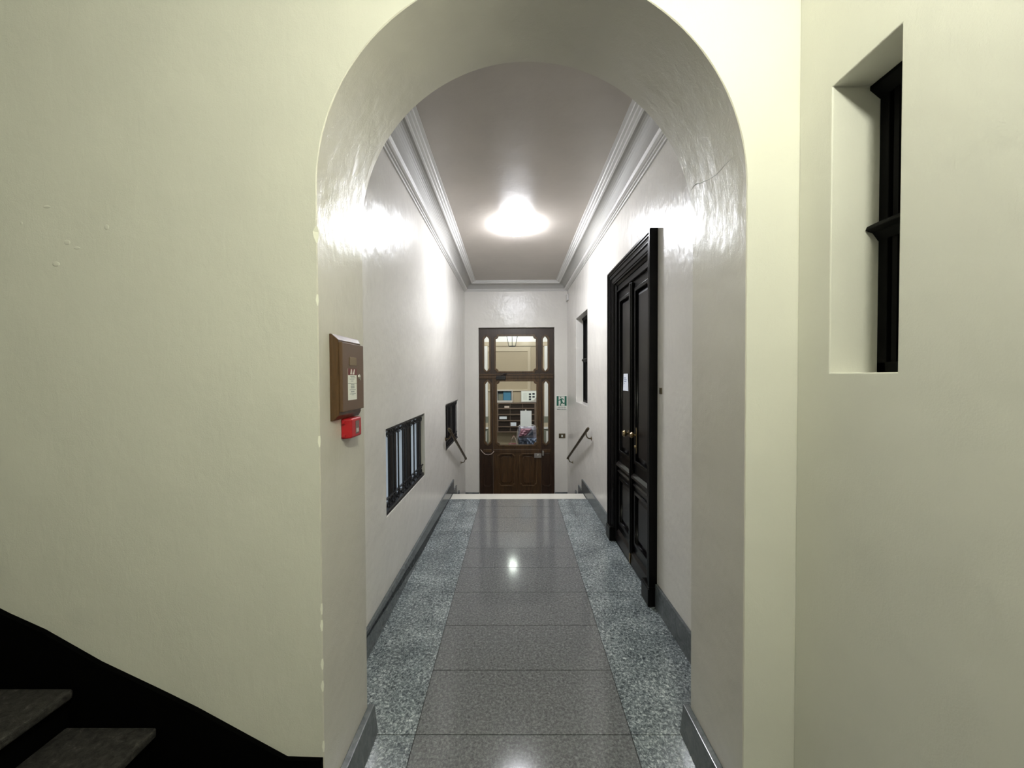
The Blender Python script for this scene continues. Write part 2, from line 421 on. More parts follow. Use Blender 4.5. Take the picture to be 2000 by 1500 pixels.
# ------------------------------------------------------------------ stair hall around the camera
grid_wall('wall_side', 'wall_front', lambda u, v, w: (XS + w, u, v), (ROOM_Y0, YF), (-0.1, ROOM_Z + 0.2),
          [(0.901, 1.094, 1.507, 2.307)], 0.34, 'cream plaster wall at the right with a narrow slit window')
b = MB(); b.box((ROOM_X0 - 0.1, ROOM_Y0 - 0.12, -0.1), (XS + 0.3, ROOM_Y0, ROOM_Z + 0.2)); setting(b.build('wall_rear', 'wall_front'), 'cream plaster wall behind the viewer', 'wall')
b = MB(); b.box((ROOM_X0 - 0.12, ROOM_Y0, -0.1), (ROOM_X0, YF, ROOM_Z + 0.2)); setting(b.build('wall_stair', 'wall_front'), 'cream plaster wall at the far end of the stair flight', 'wall')
b = MB(); b.box((ROOM_X0, ROOM_Y0, ROOM_Z), (XS, YF, ROOM_Z + 0.12)); setting(b.build('ceiling_hall', 'wall_front'), 'cream ceiling of the stair hall', 'ceiling')

# ------------------------------------------------------------------ floor slabs
cj = [-3.19, -2.66, -2.31, -1.95, -1.60, -1.247, -0.894, -0.54, -0.187, 0.166, 0.52, 0.874, 1.228, 1.582, 1.936, 2.291, 2.647, 2.992, 3.338, 3.70, 4.055, 4.41, 4.69]
sj = [-3.19, -1.60, -0.54, 0.52, 1.582, 2.647, 3.70, 4.69]
g = 0.0018
def crx(y): return 0.484 + 0.012 * (y - 1.582)
b = MB()
b.mi = 2; b.box((ROOM_X0, ROOM_Y0, -0.12), (XS + 0.3, YB, -0.0015)); b.box((-1.12, YB, -0.12), (1.25, 4.69, -0.0015))
def slab(x0, x1, y0, y1, mi, x1b=None, x0b=None):
    b.mi = mi; x1b = x1 if x1b is None else x1b; x0b = x0 if x0b is None else x0b
    b.hexa([(x0 + g, y0 + g, -0.01), (x1 - g, y0 + g, -0.01), (x1b - g, y1 - g, -0.01), (x0b + g, y1 - g, -0.01),
            (x0 + g, y0 + g, 0), (x1 - g, y0 + g, 0), (x1b - g, y1 - g, 0), (x0b + g, y1 - g, 0)])
for a, c in zip(cj, cj[1:]): slab(-0.42, crx(a), a, c, 1, crx(c))
for a, c in zip(sj, sj[1:]):
    if a < 1.5:
        slab(ROOM_X0, -0.42, a, c, 0); slab(crx(a), XS + 0.2, a, c, 0, x0b=crx(c))
    elif a < 3.6:
        slab(-0.86, -0.42, a, c, 0); slab(crx(a), 0.98, a, c, 0, x0b=crx(c))
    else:
        slab(-0.86, -0.605, a, c, 0); slab(-0.605, -0.42, a, c, 0)
        slab(crx(a), 0.665, a, c, 0, x0b=crx(c)); slab(0.665, 0.96, a, c, 0)
setting(b.build('floor', ['granite', 'granite_grey', 'joint']), 'granite slab floor, grey slabs down the middle and speckled slabs along both sides', 'floor')

# baseboards
def base_poly(wallx, sgn, name, label, y0=YB):
    pts = [(y0, 0), (4.89, 0), (4.905, -0.15), (5.16, -0.15), (5.16, -0.30), (5.43, -0.30), (5.43, -0.45), (5.70, -0.45), (5.70, -0.60), (YE, -0.60),
           (YE, -0.43), (5.84, -0.43), (5.84, -0.30), (5.565, -0.30), (5.565, -0.15), (5.30, -0.15), (5.30, 0.0), (5.04, 0.0), (5.04, 0.15), (y0, 0.155)]
    b = MB(); A = [b.bm.verts.new((wallx(y), y, z)) for y, z in pts]; B = [b.bm.verts.new((wallx(y) + sgn * 0.017, y, z)) for y, z in pts]
    n = len(pts); b.bm.faces.new(A); b.bm.faces.new(B[::-1])
    for i in range(n): b.bm.faces.new([A[i], B[i], B[(i + 1) % n], A[(i + 1) % n]])
    bmesh.ops.triangulate(b.bm, faces=[f for f in b.bm.faces if len(f.verts) > 4])
    setting(b.build(name, 'slate', bevel=0.002), label, 'baseboard')
base_poly(xl, 1, 'baseboard_left', 'dark grey stone baseboard along the left wall, stepping down at the stairs')
base_poly(xr, -1, 'baseboard_right', 'dark grey stone baseboard from the far side of the black door, stepping down at the stairs', 3.622)
b = MB(); b.hexa([(xr(y) - s_ * 0.017, y, z) for z in (0, 0.155) for y, s_ in ((YB, 0), (YB, 1), (2.466, 1), (2.466, 0))])
setting(b.build('baseboard_right_near', 'slate', bevel=0.002), 'dark grey stone baseboard on the right between the arch and the black door', 'baseboard')
# jamb baseboards
for nm, x0, s, lb in (('baseboard_arch_left', AX0, 1, 'grey stone baseboard at the foot of the left arch jamb'),
                      ('baseboard_arch_right', AX1, -1, 'grey stone baseboard at the foot of the right arch jamb')):
    b = MB(); ya, yb = YF - 0.02, YB + 0.012
    b.hexa([(x0, ya, 0), (x0 + s * 0.040, ya, 0), (x0 + s * 0.040, yb, 0), (x0, yb, 0), (x0, ya, 0.122), (x0 + s * 0.026, ya, 0.122), (x0 + s * 0.026, yb, 0.122), (x0, yb, 0.122)])
    setting(b.build(nm, 'slate', bevel=0.003), lb, 'baseboard')
for nm, xa, xb, lb in (('baseboard_back_left', xl(YE) + 0.017, -0.592, 'grey stone baseboard on the end wall left of the glazed door'),
                       ('baseboard_back_right', 0.677, xr(YE) - 0.017, 'grey stone baseboard on the end wall right of the glazed door')):
    b = MB(); b.box((xa, YE - 0.018, -0.6), (xb, YE, -0.432)); setting(b.build(nm, 'slate', bevel=0.002), lb, 'baseboard')

# steps down to the glazed door
b = MB(); b.box((xl(4.8) + 0.022, 4.692, -0.04), (xr(4.8) - 0.022, 4.90, 0.001)); setting(b.build('trim_2', 'marble', bevel=0.004), 'white marble nosing strip at the head of the short stairs', 'threshold')
t = thing('stone_staircase', (0.04, 5.3, -0.6), 'short flight of grey stone steps going down to the glazed door', 'stairs')
for i, (ya, yb, z) in enumerate([(4.69, 4.88, -0.04), (4.88, 5.16, -0.15), (5.16, 5.43, -0.30), (5.43, 5.70, -0.45)]):
    b = MB(); b.box((-0.79, ya, -0.6), (0.87, yb, z)); b.build('step', 'granite_grey', t, bevel=0.003)
b = MB(); b.box((-0.83, 4.5, -0.72), (0.93, YE + 0.22, -0.6)); setting(b.build('floor_landing', 'granite_grey'), 'grey stone landing in front of the glazed door', 'floor')

# ------------------------------------------------------------------ stairs going up at the left
nos = [(-0.60, 0.133), (-0.868, 0.263), (-1.138, 0.393), (-1.395, 0.523)]
while nos[-1][0] > ROOM_X0 + 0.35: nos.append((nos[-1][0] - 0.264, nos[-1][1] + 0.137))
t = thing('dark_staircase', (-1.4, 0.75, 0), 'black-painted stairs with rough dark stone treads rising to the left', 'stairs')
for i, (x, z) in enumerate(nos):
    x2 = nos[i + 1][0] - 0.02 if i + 1 < len(nos) else ROOM_X0 + 0.02
    b = MB(); b.box((x2 - 0.0, 0.25, 0.0), (x - 0.035, YF - 0.016, z - 0.032)); b.build('riser', 'black', t)
    b = MB(); b.box((x2 - 0.015, 0.23, z - 0.032), (x, YF - 0.022 - 0.006 * (i % 2), z)); b.build('tread', 'tread', t, bevel=0.009, seg=3)
# skirting from traced line, on the arch wall
lp = [(0, 1202), (70, 1234), (182, 1299), (301, 1356.5), (371, 1391.5), (549.5, 1491), (633, 1493)]
tp = [(PX(px, YF), PZ(py, YF)) for px, py in lp]
tp[-1] = (AX0 - 0.003, tp[-1][1])
x0, z0 = tp[0]; tp = [(ROOM_X0, z0 + (x0 - ROOM_X0) * 0.515)] + tp
b = MB(); pts = [(x, YF - 0.014, z) for x, z in tp]
for p, q in zip(pts, pts[1:]):
    b.hexa([(p[0], YF - .014, 0), (q[0], YF - .014, 0), (q[0], YF, 0), (p[0], YF, 0), (p[0], YF - .014, p[2]), (q[0], YF - .014, q[2]), (q[0], YF, q[2]), (p[0], YF, p[2])])
bmesh.ops.remove_doubles(b.bm, verts=b.bm.verts, dist=1e-5)
setting(b.build('baseboard_stair', 'black'), 'black painted stair skirting sloping along the cream wall', 'baseboard')

# ------------------------------------------------------------------ corridor lamp
t = thing('ceiling_lamp', (0.035, 4.1, zc(4.1)), 'round glowing white ceiling lamp in the passage', 'lamp')
b = MB(); b.lathe([(0.0, 0), (0.150, 0), (0.152, -0.012), (0.145, -0.018), (0.12, -0.018)], (0.035, 4.1, zc(4.1) - 0.002)); b.build('lamp_base', 'white', t, True)
pr = [(0.150, -0.012), (0.165, -0.018)] + [(0.172 * math.cos(a * PI / 2 / 8), -0.030 - 0.065 * math.sin(a * PI / 2 / 8)) for a in range(9)]
b = MB(); b.lathe(pr, (0.035, 4.1, zc(4.1) - 0.002), n=48); b.build('diffuser', 'lamp_emit', t, True)
# stair hall globe above the picture, plus an unseen rear globe added as fill
for gx, gy, gr, lb in ((0.39, -0.03, 0.072, 'small globe ceiling lamp over the stair foot, just above the view'), (-1.7, -2.3, 0.038, 'added unseen globe fill lamp at the rear of the stair hall')):
    t = thing('globe_lamp', (gx, gy, ROOM_Z), lb, 'lamp', 'globe lamps of the stair hall')
    b = MB(); b.lathe([(0.0, 0), (0.06, 0), (0.055, -0.03), (0.014, -0.04), (0.014, -0.22)], (gx, gy, ROOM_Z)); b.build('stem', 'brass', t, True)
    b = MB(); b.ball((gx, gy, 2.76), gr, n=32); b.build('globe', 'globe_emit', t, True)

# ------------------------------------------------------------------ black double door on the right
XC = 0.872
Y0, Y1, HC = 2.478, 3.61, 2.45
t = thing('door_2', (0.93, 3.045, 0), 'tall black-brown panelled double door in a heavy moulded frame', 'door', kind='structure')
cp = [(0.0, 0.92), (0.0, 0.876), (0.006, 0.872), (0.020, 0.872), (0.026, 0.880), (0.034, 0.880), (0.040, 0.888), (0.058, 0.890), (0.062, 0.884), (0.070, 0.884), (0.076, 0.894),
      (0.108, 0.896), (0.112, 0.902), (0.122, 0.903), (0.128, 0.915), (0.142, 0.925), (0.142, 0.985), (0.0, 0.985)]
cp[0] = (0.0, 0.935)
cp[-1] = (0.12, 0.985); cp.append((0.12, 0.935))
b = MB()
b.loft([[(x, Y0 + s, 0.0) for s, x in cp], [(x, Y0 + s, HC - s) for s, x in cp], [(x, Y1 - s, HC - s) for s, x in cp], [(x, Y1 - s, 0.0) for s, x in cp]])
b.build('casing', 'ebony', t)
for ya, yb in ((Y0 - 0.006, Y0 + 0.13), (Y1 - 0.13, Y1 + 0.006)):
    b = MB(); b.box((XC - 0.008, ya, 0.0), (0.93, yb, 0.115)); b.box((XC - 0.004, ya + 0.003, 0.115), (0.93, yb - 0.003, 0.127))
    b.build('plinth', 'ebony', t, bevel=0.004)
b = MB(); b.box((0.932, 2.601, 2.262), (0.99, 3.489, 2.338)); b.box((0.922, 2.60, 2.250), (0.99, 3.49, 2.264)); b.build('head_rail', 'ebony', t, bevel=0.003)
b = MB(); b.box((0.94, 2.60, -0.001), (1.0, 3.49, 0.004)); b.build('threshold', 'slate', t)
XL = 0.943
def leaf(ya, yb, near):
    us = [(ya + 0.085, yb - 0.075)] if near else [(ya + 0.075, yb - 0.085)]
    pa, pb = us[0]
    o = plate_x('leaf', [rect(ya, yb, 0.006, 2.25), rect(pa, pb, 0.84, 2.16), rect(pa, pb, 0.20, 0.585)], XL, XL + 0.042, 'ebony', t, 0.003)
    for za, zb in ((0.84, 2.16), (0.20, 0.585)):
        # bolection moulding ring
        m1 = curve_mesh([rect(pa - 0.022, pb + 0.022, za - 0.022, zb + 0.022), rect(pa + 0.006, pb - 0.006, za + 0.006, zb - 0.006)], 0.014, 0.004)
        m1.transform(Matrix(((0, 0, 1, XL - 0.004), (1, 0, 0, 0), (0, 1, 0, 0), (0, 0, 0, 1)))); link('moulding', m1, 'ebony', o)
        b = MB(); e = 0.045
        b.hexa([(XL + 0.026, pa - 0.01, za - 0.01), (XL + 0.026, pb + 0.01, za - 0.01), (XL + 0.026, pb + 0.01, zb + 0.01), (XL + 0.026, pa - 0.01, zb + 0.01),
                (XL + 0.004, pa + e, za + e), (XL + 0.004, pb - e, za + e), (XL + 0.004, pb - e, zb - e), (XL + 0.004, pa + e, zb - e)])
        b.build('panel', 'ebony_panel', o)
    for z, d, h in ((0.725, 0.026, 0.022), (0.655, 0.012, 0.012)):
        b = MB()
        b.hexa([(XL - d, ya + 0.02, z - h), (XL, ya + 0.02, z - h), (XL, yb - 0.02, z - h), (XL - d, yb - 0.02, z - h),
                (XL - d * .8, ya + 0.02, z - h * .3), (XL, ya + 0.02, z + h * .6), (XL, yb - 0.02, z + h * .6), (XL - d * .8, yb - 0.02, z - h * .3)])
        b.build('rail_moulding', 'ebony_panel', o, bevel=0.002)
    b = MB()
    b.hexa([(XL - 0.022, ya + 0.012, 0.008), (XL, ya + 0.012, 0.008), (XL, yb - 0.012, 0.008), (XL - 0.022, yb - 0.012, 0.008),
            (XL - 0.018, ya + 0.012, 0.095), (XL, ya + 0.012, 0.118), (XL, yb - 0.012, 0.118), (XL - 0.018, yb - 0.012, 0.095)])
    b.build('kickboard', 'ebony_panel', o, bevel=0.003)
    return o
lf_near = leaf(2.603, 3.044, True); lf_far = leaf(3.046, 3.487, False)
b = MB(); b.box((XL - 0.022, 3.02, 0.10), (XL, 3.07, 2.235)); b.box((XL - 0.030, 3.03, 0.10), (XL - 0.02, 3.06, 2.235)); b.build('astragal', 'ebony', lf_near, bevel=0.005)
xk = XL - 0.01
b = MB(); b.lathe([(0.0, -0.052), (0.020, -0.05), (0.028, -0.038), (0.024, -0.026), (0.009, -0.018), (0.009, -0.006), (0.024, -0.004), (0.024, 0.004)], (xk, 3.125, 1.035), 'X'); b.build('door_knob', 'brass', lf_far, True)
b = MB(); b.prism([(XL - 0.006, 2.965 + 0.02 * math.cos(a * PI / 8), 1.085 + 0.02 * math.sin(a * PI / 8)) for a in range(9)] + [(XL - 0.006, 2.965 + 0.02 * math.cos(a * PI / 8), 0.92 + 0.02 * math.sin(a * PI / 8)) for a in range(8, 17)], (0.006, 0, 0)); b.build('backplate', 'brass', lf_near, bevel=0.002)
b = MB(); b.lathe([(0.0, -0.05), (0.016, -0.048), (0.024, -0.036), (0.018, -0.024), (0.008, -0.016), (0.008, -0.006)], (XL, 2.968, 1.045), 'X'); b.build('door_knob', 'brass', lf_near, True)
b = MB(); b.lathe([(0.0, -0.016), (0.009, -0.014), (0.012, -0.006)], (XL, 2.965, 0.955), 'X'); b.build('keyhole_cover', 'brass', lf_near, True)
for z in (0.912, 0.868):
    b = MB(); b.lathe([(0.0, -0.012), (0.010, -0.011), (0.015, -0.005), (0.015, 0)], (XL, 3.088, z), 'X'); b.build('lock_cylinder', 'brass', lf_far, True)
b = MB(); b.box((XL - 0.03, 3.035, 0.012), (XL - 0.018, 3.055, 0.085)); b.build('floor_bolt', 'brass', lf_near, bevel=0.003)
# paper notice
t = thing('paper_notice', (0.945, 3.225, 1.45), 'white paper note taped to the far leaf of the black double door', 'paper')
b = MB(); b.hexa([(0.9385, 3.155, 1.378), (0.9385, 3.305, 1.378), (0.9375, 3.305, 1.378), (0.9375, 3.155, 1.378), (0.9385, 3.17, 1.522), (0.9385, 3.29, 1.522), (0.9375, 3.29, 1.522), (0.9375, 3.17, 1.522)])
b.build('sheet', 'paper_cold', t)
b = MB()
for i, (ln, z) in enumerate([(0.05, 1.487), (0.075, 1.471), (0.065, 1.456), (0.015, 1.440)]): b.box((0.9366, 3.275 - ln, z - 0.0025), (0.9374, 3.275, z + 0.0025))
b.build('print', 'ink_blue', t)
b = MB(); yb_ = 2.418; b.box((xr(yb_) - 0.008, yb_ - 0.013, 1.388), (xr(yb_), yb_ + 0.013, 1.427)); b.box((xr(yb_) - 0.011, yb_ - 0.006, 1.400), (xr(yb_) - 0.008, yb_ + 0.006, 1.414))
tag(b.build('doorbell_button', 'brass_dark', bevel=0.001), 'tiny dark bell push on the wall beside the black double door', 'doorbell')

# ------------------------------------------------------------------ glazed wooden door at the end
D = 6.455
X = lambda p: PX(p, D)
Z = lambda p: PZ(p, D)
t = thing('door_1', (0.045, D, -0.6), 'brown wooden glazed door with transom and narrow side lights at the passage end', 'door', kind='structure')
def notch(x0, x1, z0, z1, c=0.045):
    pts = []
    for cx, cz, a0 in ((x0, z0, PI / 2), (x1, z0, PI), (x1, z1, 3 * PI / 2), (x0, z1, 0)):
        arc = []
        for k in range(6):
            a = a0 - k / 5 * PI / 2
            arc.append((cx + c * math.cos(a), cz + c * math.sin(a)))
        pts += arc if True else arc
    return pts
def lance(x0, x1, z0, z1):
    cx = (x0 + x1) / 2; q = (x1 - x0) * 0.5; s = 0.05
    return [(cx, z0), (cx + q * .6, z0 + s * .55), (x1, z0 + s), (x1, z1 - s), (cx + q * .6, z1 - s * .55), (cx, z1), (cx - q * .6, z1 - s * .55), (x0, z1 - s), (x0, z0 + s), (cx - q * .6, z0 + s * .55)]
def grow(p, d):
    cx = sum(q[0] for q in p) / len(p); cz = sum(q[1] for q in p) / len(p)
    x0, x1 = min(q[0] for q in p), max(q[0] for q in p); z0, z1 = min(q[1] for q in p), max(q[1] for q in p)
    sx, sz = (x1 - x0 + 2 * d) / (x1 - x0), (z1 - z0 + 2 * d) / (z1 - z0)
    mx, mz = (x0 + x1) / 2, (z0 + z1) / 2
    return [(mx + (q[0] - mx) * sx, mz + (q[1] - mz) * sz) for q in p]
H_tc = notch(X(968.4), X(1047), Z(724.8), Z(656.6))
H_tl = lance(X(945.8), X(955.4), Z(724.8), Z(656.6)); H_tr = lance(X(1060.6), X(1069.8), Z(724.8), Z(656.6))
H_ll = lance(X(947.6), X(957), Z(868), Z(744.6)); H_lr = lance(X(1061.7), X(1070.8), Z(868), Z(744.6))
lx0, lx1, lz1 = X(962), X(1057.5), Z(733.5)
fr = plate_y('door_frame', [rect(-0.586, 0.671, -0.598, 2.317), H_tc, H_tl, H_tr, H_ll, H_lr, rect(lx0, lx1, -0.59, lz1)], D, D + 0.06, 'wood_dark', t, 0.004)
for h in (H_tc, H_tl, H_tr, H_ll, H_lr):
    plate_y('moulding', [grow(h, 0.028), h], D - 0.010, D + 0.004, 'wood_highlight', fr, 0.004)
# outer frame fillets and mid rails
b = MB(); b.box((-0.584, D - 0.022, Z(733)), (0.669, D + 0.002, Z(730))); b.box((-0.58, D - 0.012, Z(739.5)), (0.665, D + 0.001, Z(733.5))) ; b.build('transom_rail', 'wood', fr, bevel=0.004)
for x0_, x1_ in ((X(944.5), X(958.5)), (X(1060), X(1074.5))):
    b = MB(); b.box((x0_ - 0.012, D - 0.010, Z(884)), (x1_ + 0.012, D + 0.001, Z(878))); b.build('side_rail', 'wood', fr, bevel=0.004)
    hp = notch(x0_, x1_, Z(950), Z(888), 0.02)
    plate_y('moulding', [grow(hp, 0.016), hp], D - 0.008, D + 0.002, 'wood_dark', fr, 0.003)
P_c = notch(X(970.5), X(1047.6), Z(869), Z(745))
pl1 = notch(X(972.5), X(1004.5), Z(949.5), Z(887), 0.035); pl2 = notch(X(1015), X(1047.5), Z(949.5), Z(887), 0.035)
lf = plate_y('leaf', [rect(lx0 + 0.004, lx1 - 0.004, -0.588, lz1 - 0.004), P_c, pl1, pl2], D - 0.006, D + 0.04, 'wood', t, 0.003)
plate_y('moulding', [grow(P_c, 0.03), P_c], D - 0.018, D + 0.0, 'wood_highlight', lf, 0.005)
b = MB(); b.box((lx0 + 0.01, D - 0.016, Z(884.5)), (lx1 - 0.01, D - 0.002, Z(878))); b.build('lock_rail', 'wood', lf, bevel=0.005)
for p in (pl1, pl2):
    plate_y('moulding', [grow(p, 0.014), grow(p, -0.008)], D - 0.014, D, 'wood_highlight', lf, 0.004)
    plate_y('panel', [grow(p, 0.01)], D + 0.016, D + 0.03, 'wood', lf)
    plate_y('panel_field', [grow(p, -0.045)], D + 0.002, D + 0.018, 'wood', lf, 0.006)
for nm, h, par in (('glass_pane', H_tc, fr), ('glass_pane', H_tl, fr), ('glass_pane', H_tr, fr), ('glass_pane', H_ll, fr), ('glass_pane', H_lr, fr), ('glass_pane', P_c, lf)):
    plate_y(nm, [grow(h, 0.012)], D + 0.018, D + 0.023, 'glass', par)
b = MB(); b.box((X(969), D - 0.045, Z(741.5)), (X(988), D - 0.006, Z(734.5))); b.build('door_closer', 'iron', lf, bevel=0.004)
b = MB(); b.tube([(X(979), D - 0.04, Z(734)), (X(985), D - 0.055, Z(731)), (X(990), D - 0.03, Z(730.5))], 0.007); b.build('closer_arm', 'iron', lf)
b = MB(); b.box((X(1042.8), D - 0.034, Z(894)), (X(1056.7), D - 0.006, Z(886))); b.ball((X(1050), D - 0.036, Z(889)), 0.012, (1, .5, 1)); b.build('rim_lock', 'steel', lf, bevel=0.002)
b = MB(); b.box((X(1058.4), D - 0.034, Z(890)), (X(1061.6), D, Z(880.6))); b.build('lock_keep', 'steel', fr, bevel=0.003)
b = MB(); b.tube([(X(1050), D - 0.006, Z(834)), (X(1050), D - 0.035, Z(834.5)), (X(1050), D - 0.045, Z(839)), (X(1050), D - 0.045, Z(847)), (X(1050), D - 0.035, Z(851.5)), (X(1050), D - 0.006, Z(852))], 0.008); b.build('pull_handle', 'brass', lf, True)
b = MB(); b.tube([(X(938), D - 0.004, Z(878)), (X(942), D - 0.02, Z(883)), (X(947), D - 0.03, Z(887)), (X(953), D - 0.03, Z(888.3)), (X(959), D - 0.03, Z(886.5)), (X(963), D - 0.02, Z(883)), (X(965.5), D - 0.006, Z(880))], 0.0045, 8)
b.build('cable', 'strap', t, True)
# paper on the glass
t = thing('paper_notice', (X(1027), D - 0.002, Z(818)), 'blank white sheet taped to the middle of the glazed door pane', 'paper')
b = MB(); b.box((X(1016.1), D - 0.0225, Z(833)), (X(1038), D - 0.0215, Z(802.5))); b.build('sheet', 'paper', t)
b = MB(); b.box((X(1025.5), D - 0.0235, Z(804)), (X(1028), D - 0.0225, Z(800.3))); b.build('tape', 'sign_white', t)
b = MB(); b.box((X(1026), D - 0.0235, Z(834.7)), (X(1028.5), D - 0.0225, Z(832))); b.build('tape', 'sign_white', t)
for o_ in t.children: o_.location.y += 0.039

# emergency exit sign
YS = YE - 0.006
def sx(p): return PX(p, YS)
def sz(p): return PZ(p, YS)
t = thing('exit_sign', (sx(1097), YE, sz(787)), 'green and white emergency exit sign with running figure beside the glazed door', 'sign')
b = MB(); b.box((sx(1086.3), YE - 0.005, sz(802)), (sx(1107.2), YE, sz(772.6))); b.build('sign_board', 'sign_white', t, bevel=0.001)
gx0, gx1, gz0, gz1 = sx(1087.1), sx(1106.5), sz(793), sz(774)
gw, gh = gx1 - gx0, gz1 - gz0
def G(u, v): return (gx0 + u * gw, gz0 + v * gh)
plate_y('green_field', [[G(0, 0), G(1, 0), G(1, 1), G(0, 1)], [G(.20, 0.02), G(.80, 0.02), G(.80, .965), G(.20, .965)]], YE - 0.0065, YE - 0.005, 'green', t)
def limb(pts, wds):
    L, R = [], []
    for i, p in enumerate(pts):
        a = Vector(pts[max(i - 1, 0)]); c = Vector(pts[min(i + 1, len(pts) - 1)]); d = (c - a).normalized(); n = Vector((-d.y, d.x)) * wds[i] * 1.3
        L.append((p[0] + n.x, p[1] + n.y)); R.append((p[0] - n.x, p[1] - n.y))
    return [G(*q) for q in L + R[::-1]]
fig = [limb([(.44, .72), (.47, .58), (.47, .44)], [.065, .075, .06]), limb([(.47, .46), (.60, .32), (.64, .24), (.86, .30)], [.06, .05, .045, .035]),
       limb([(.46, .46), (.47, .26), (.36, .12), (.36, .04), (.46, .03)], [.055, .05, .04, .03, .03]), limb([(.42, .72), (.30, .58), (.18, .56)], [.04, .035, .03]),
       limb([(.46, .73), (.60, .72), (.72, .58)], [.04, .035, .03]), [G(.41 + .055 * math.cos(k * PI / 6), .86 + .065 * math.sin(k * PI / 6)) for k in range(12)]]
for i, p in enumerate(fig): plate_y('running_figure', [p], YE - 0.0072 - i * 0.00005, YE - 0.005, 'green', t)
plate_y('ground_shadow', [[G(.62, 0), G(1, 0), G(1, .08), G(.8, .24), G(.80, .02)]], YE - 0.0071, YE - 0.005, 'green', t)
for tx, py in (('USCITA DI', 797.3), ('EMERGENZA', 801)):
    me = text_mesh(tx, 0.028); me.transform(Matrix(((1.0, 0, 0, sx(1096.8)), (0, 0, 1, YE - 0.0056), (0, 1, 0, sz(py)), (0, 0, 0, 1)))); link('lettering', me, 'ink', t)
# brass switch plate
t = thing('switch_plate', (sx(1097.5), YE, sz(852)), 'small brass switch plate with pale button below the exit sign', 'switch')
b = MB(); b.box((sx(1091.2), YE - 0.006, sz(856.5)), (sx(1104), YE, sz(847.3))); b.build('plate', 'brass_dark', t, bevel=0.002)
b = MB(); b.box((sx(1096.2), YE - 0.013, sz(854)), (sx(1099), YE - 0.006, sz(850))); b.build('button', 'paper', t, bevel=0.002)
b = MB(); b.box((xr(6.28) - 0.03, 6.22, PZ(589, 6.3)), (xr(6.28) - 0.001, 6.34, PZ(577, 6.3))); tag(b.build('junction_box', 'cornice', bevel=0.003), 'little white junction box high in the corner under the cornice', 'junction box')

# ------------------------------------------------------------------ handrails
def handrail(s, label):
    wx = (lambda y: xl(y)) if s < 0 else (lambda y: xr(y))
    off = 0.068
    ya, za, yb, zb = 4.42, 0.882, 5.86, 0.262
    t = thing('handrail', (wx(5.1), 5.1, 0.5), label, 'handrail', 'brass handrails of the short stairs')
    P = lambda k: Vector((wx(ya) - s * off * 1.0 + 0, ya + (yb - ya) * k, za + (zb - za) * k))
    def P(k):
        y = ya + (yb - ya) * k; return Vector((wx(y) - s * off, y, za + (zb - za) * k))
    b = MB(); b.tube([P(0.0), P(0.5), P(1.0)], 0.0165, 14); b.build('rail', 'brass_dark', t, True)
    for k, e in ((0.0, -1), (1.0, 1)):
        p = P(k); d = (P(1) - P(0)).normalized() * e
        b = MB(); b.tube([p, p + d * 0.012, p + d * 0.03, p + d * 0.055, p + d * 0.075, p + d * 0.085], [0.019, 0.019, 0.011, 0.018, 0.015, 0.004], 14); b.build('finial', 'brass_dark', t, True)
    for k in (0.035, 0.97):
        p = P(k); y = p.y
        q = [p + Vector((0, 0, -0.012)), p + Vector((s * 0.004, 0.01, -0.05)), p + Vector((s * 0.020, 0.02, -0.078)), p + Vector((s * 0.045, 0.022, -0.088)), Vector((wx(y) - s * 0.002, y + 0.022, p.z - 0.088))]
        b = MB(); b.tube(q, 0.007, 8); b.build('bracket', 'brass_dark', t, True)
        b = MB(); b.lathe([(0.0, -0.008), (0.018, -0.006), (0.024, 0.0)], (wx(y) - s * 0.001, y + 0.022, p.z - 0.088), 'X', dirn=s); b.build('wall_rose', 'brass', t, True)
handrail(-1, 'sloping dark brass handrail on the left wall across the small barred window')
handrail(1, 'sloping dark brass handrail on the right wall below the slit window')

# ------------------------------------------------------------------ barred windows, left wall
def scroll(c, r, sg, up):
    cx, cy, cz = c; pts = []
    for k in range(15):
        a = k / 14 * 3.6 * PI / 2 + (PI / 2 if up else -PI / 2); rr = r * (1 - k / 14 * 0.72)
        pts.append((cx, cy + sg * rr * math.cos(a), cz + rr * math.sin(a) * 1.0))
    return pts
def grille(ya, yb, z0, z1, label, n=9):
    xg = -0.004
    L = yb - ya
    t = thing('window_grille', (0, 0, 0), label, 'window grille', 'wrought iron grilles of the low left windows')
    b = MB(); b.box((xg - .011, 0.0, 0.004), (xg + .007, L, 0.022)); b.build('bottom_rail', 'iron', t)
    b = MB(); b.box((xg - .011, 0.0, z1 - z0 - 0.020), (xg + .007, L, z1 - z0 - 0.003)); b.build('top_rail', 'iron', t)
    b = MB(); b.box((xg - .008, 0.0, 0.088), (xg + .004, L, 0.096)); b.build('scroll_rail', 'iron', t)
    p = 0.1065; y = 0.122
    ys = [y + p * k for k in range(n)]
    for yy in ys:
        b = MB(); b.tube([(xg - .002, yy, 0.02), (xg - .002, yy, z1 - z0 - 0.01)], 0.0056, 8); b.build('bar', 'iron', t, True)
        for sg in (-1, 1):
            b = MB(); b.tube(scroll((xg, yy + sg * 0.028, 0.054), 0.026, sg, True), 0.0042, 6)
            b.build('scroll', 'iron', t, True)
            b = MB(); b.tube(scroll((xg, yy + sg * 0.026, z1 - z0 - 0.042), 0.020, sg, False), 0.0042, 6); b.build('scroll', 'iron', t, True)
    return t
def place(t, loc): t.location = loc
def copy_thing(t, label):
    r = t.copy(); C.objects.link(r); r['label'] = label
    for ch in t.children:
        c = ch.copy(); C.objects.link(c); c.parent = r
    return r
g1 = grille(2.39, 3.45, 0.62, 1.175, 'black wrought iron grille with scrolls in the nearer of the two low left windows')
g2 = copy_thing(g1, 'black wrought iron grille in the far left window behind the handrail')
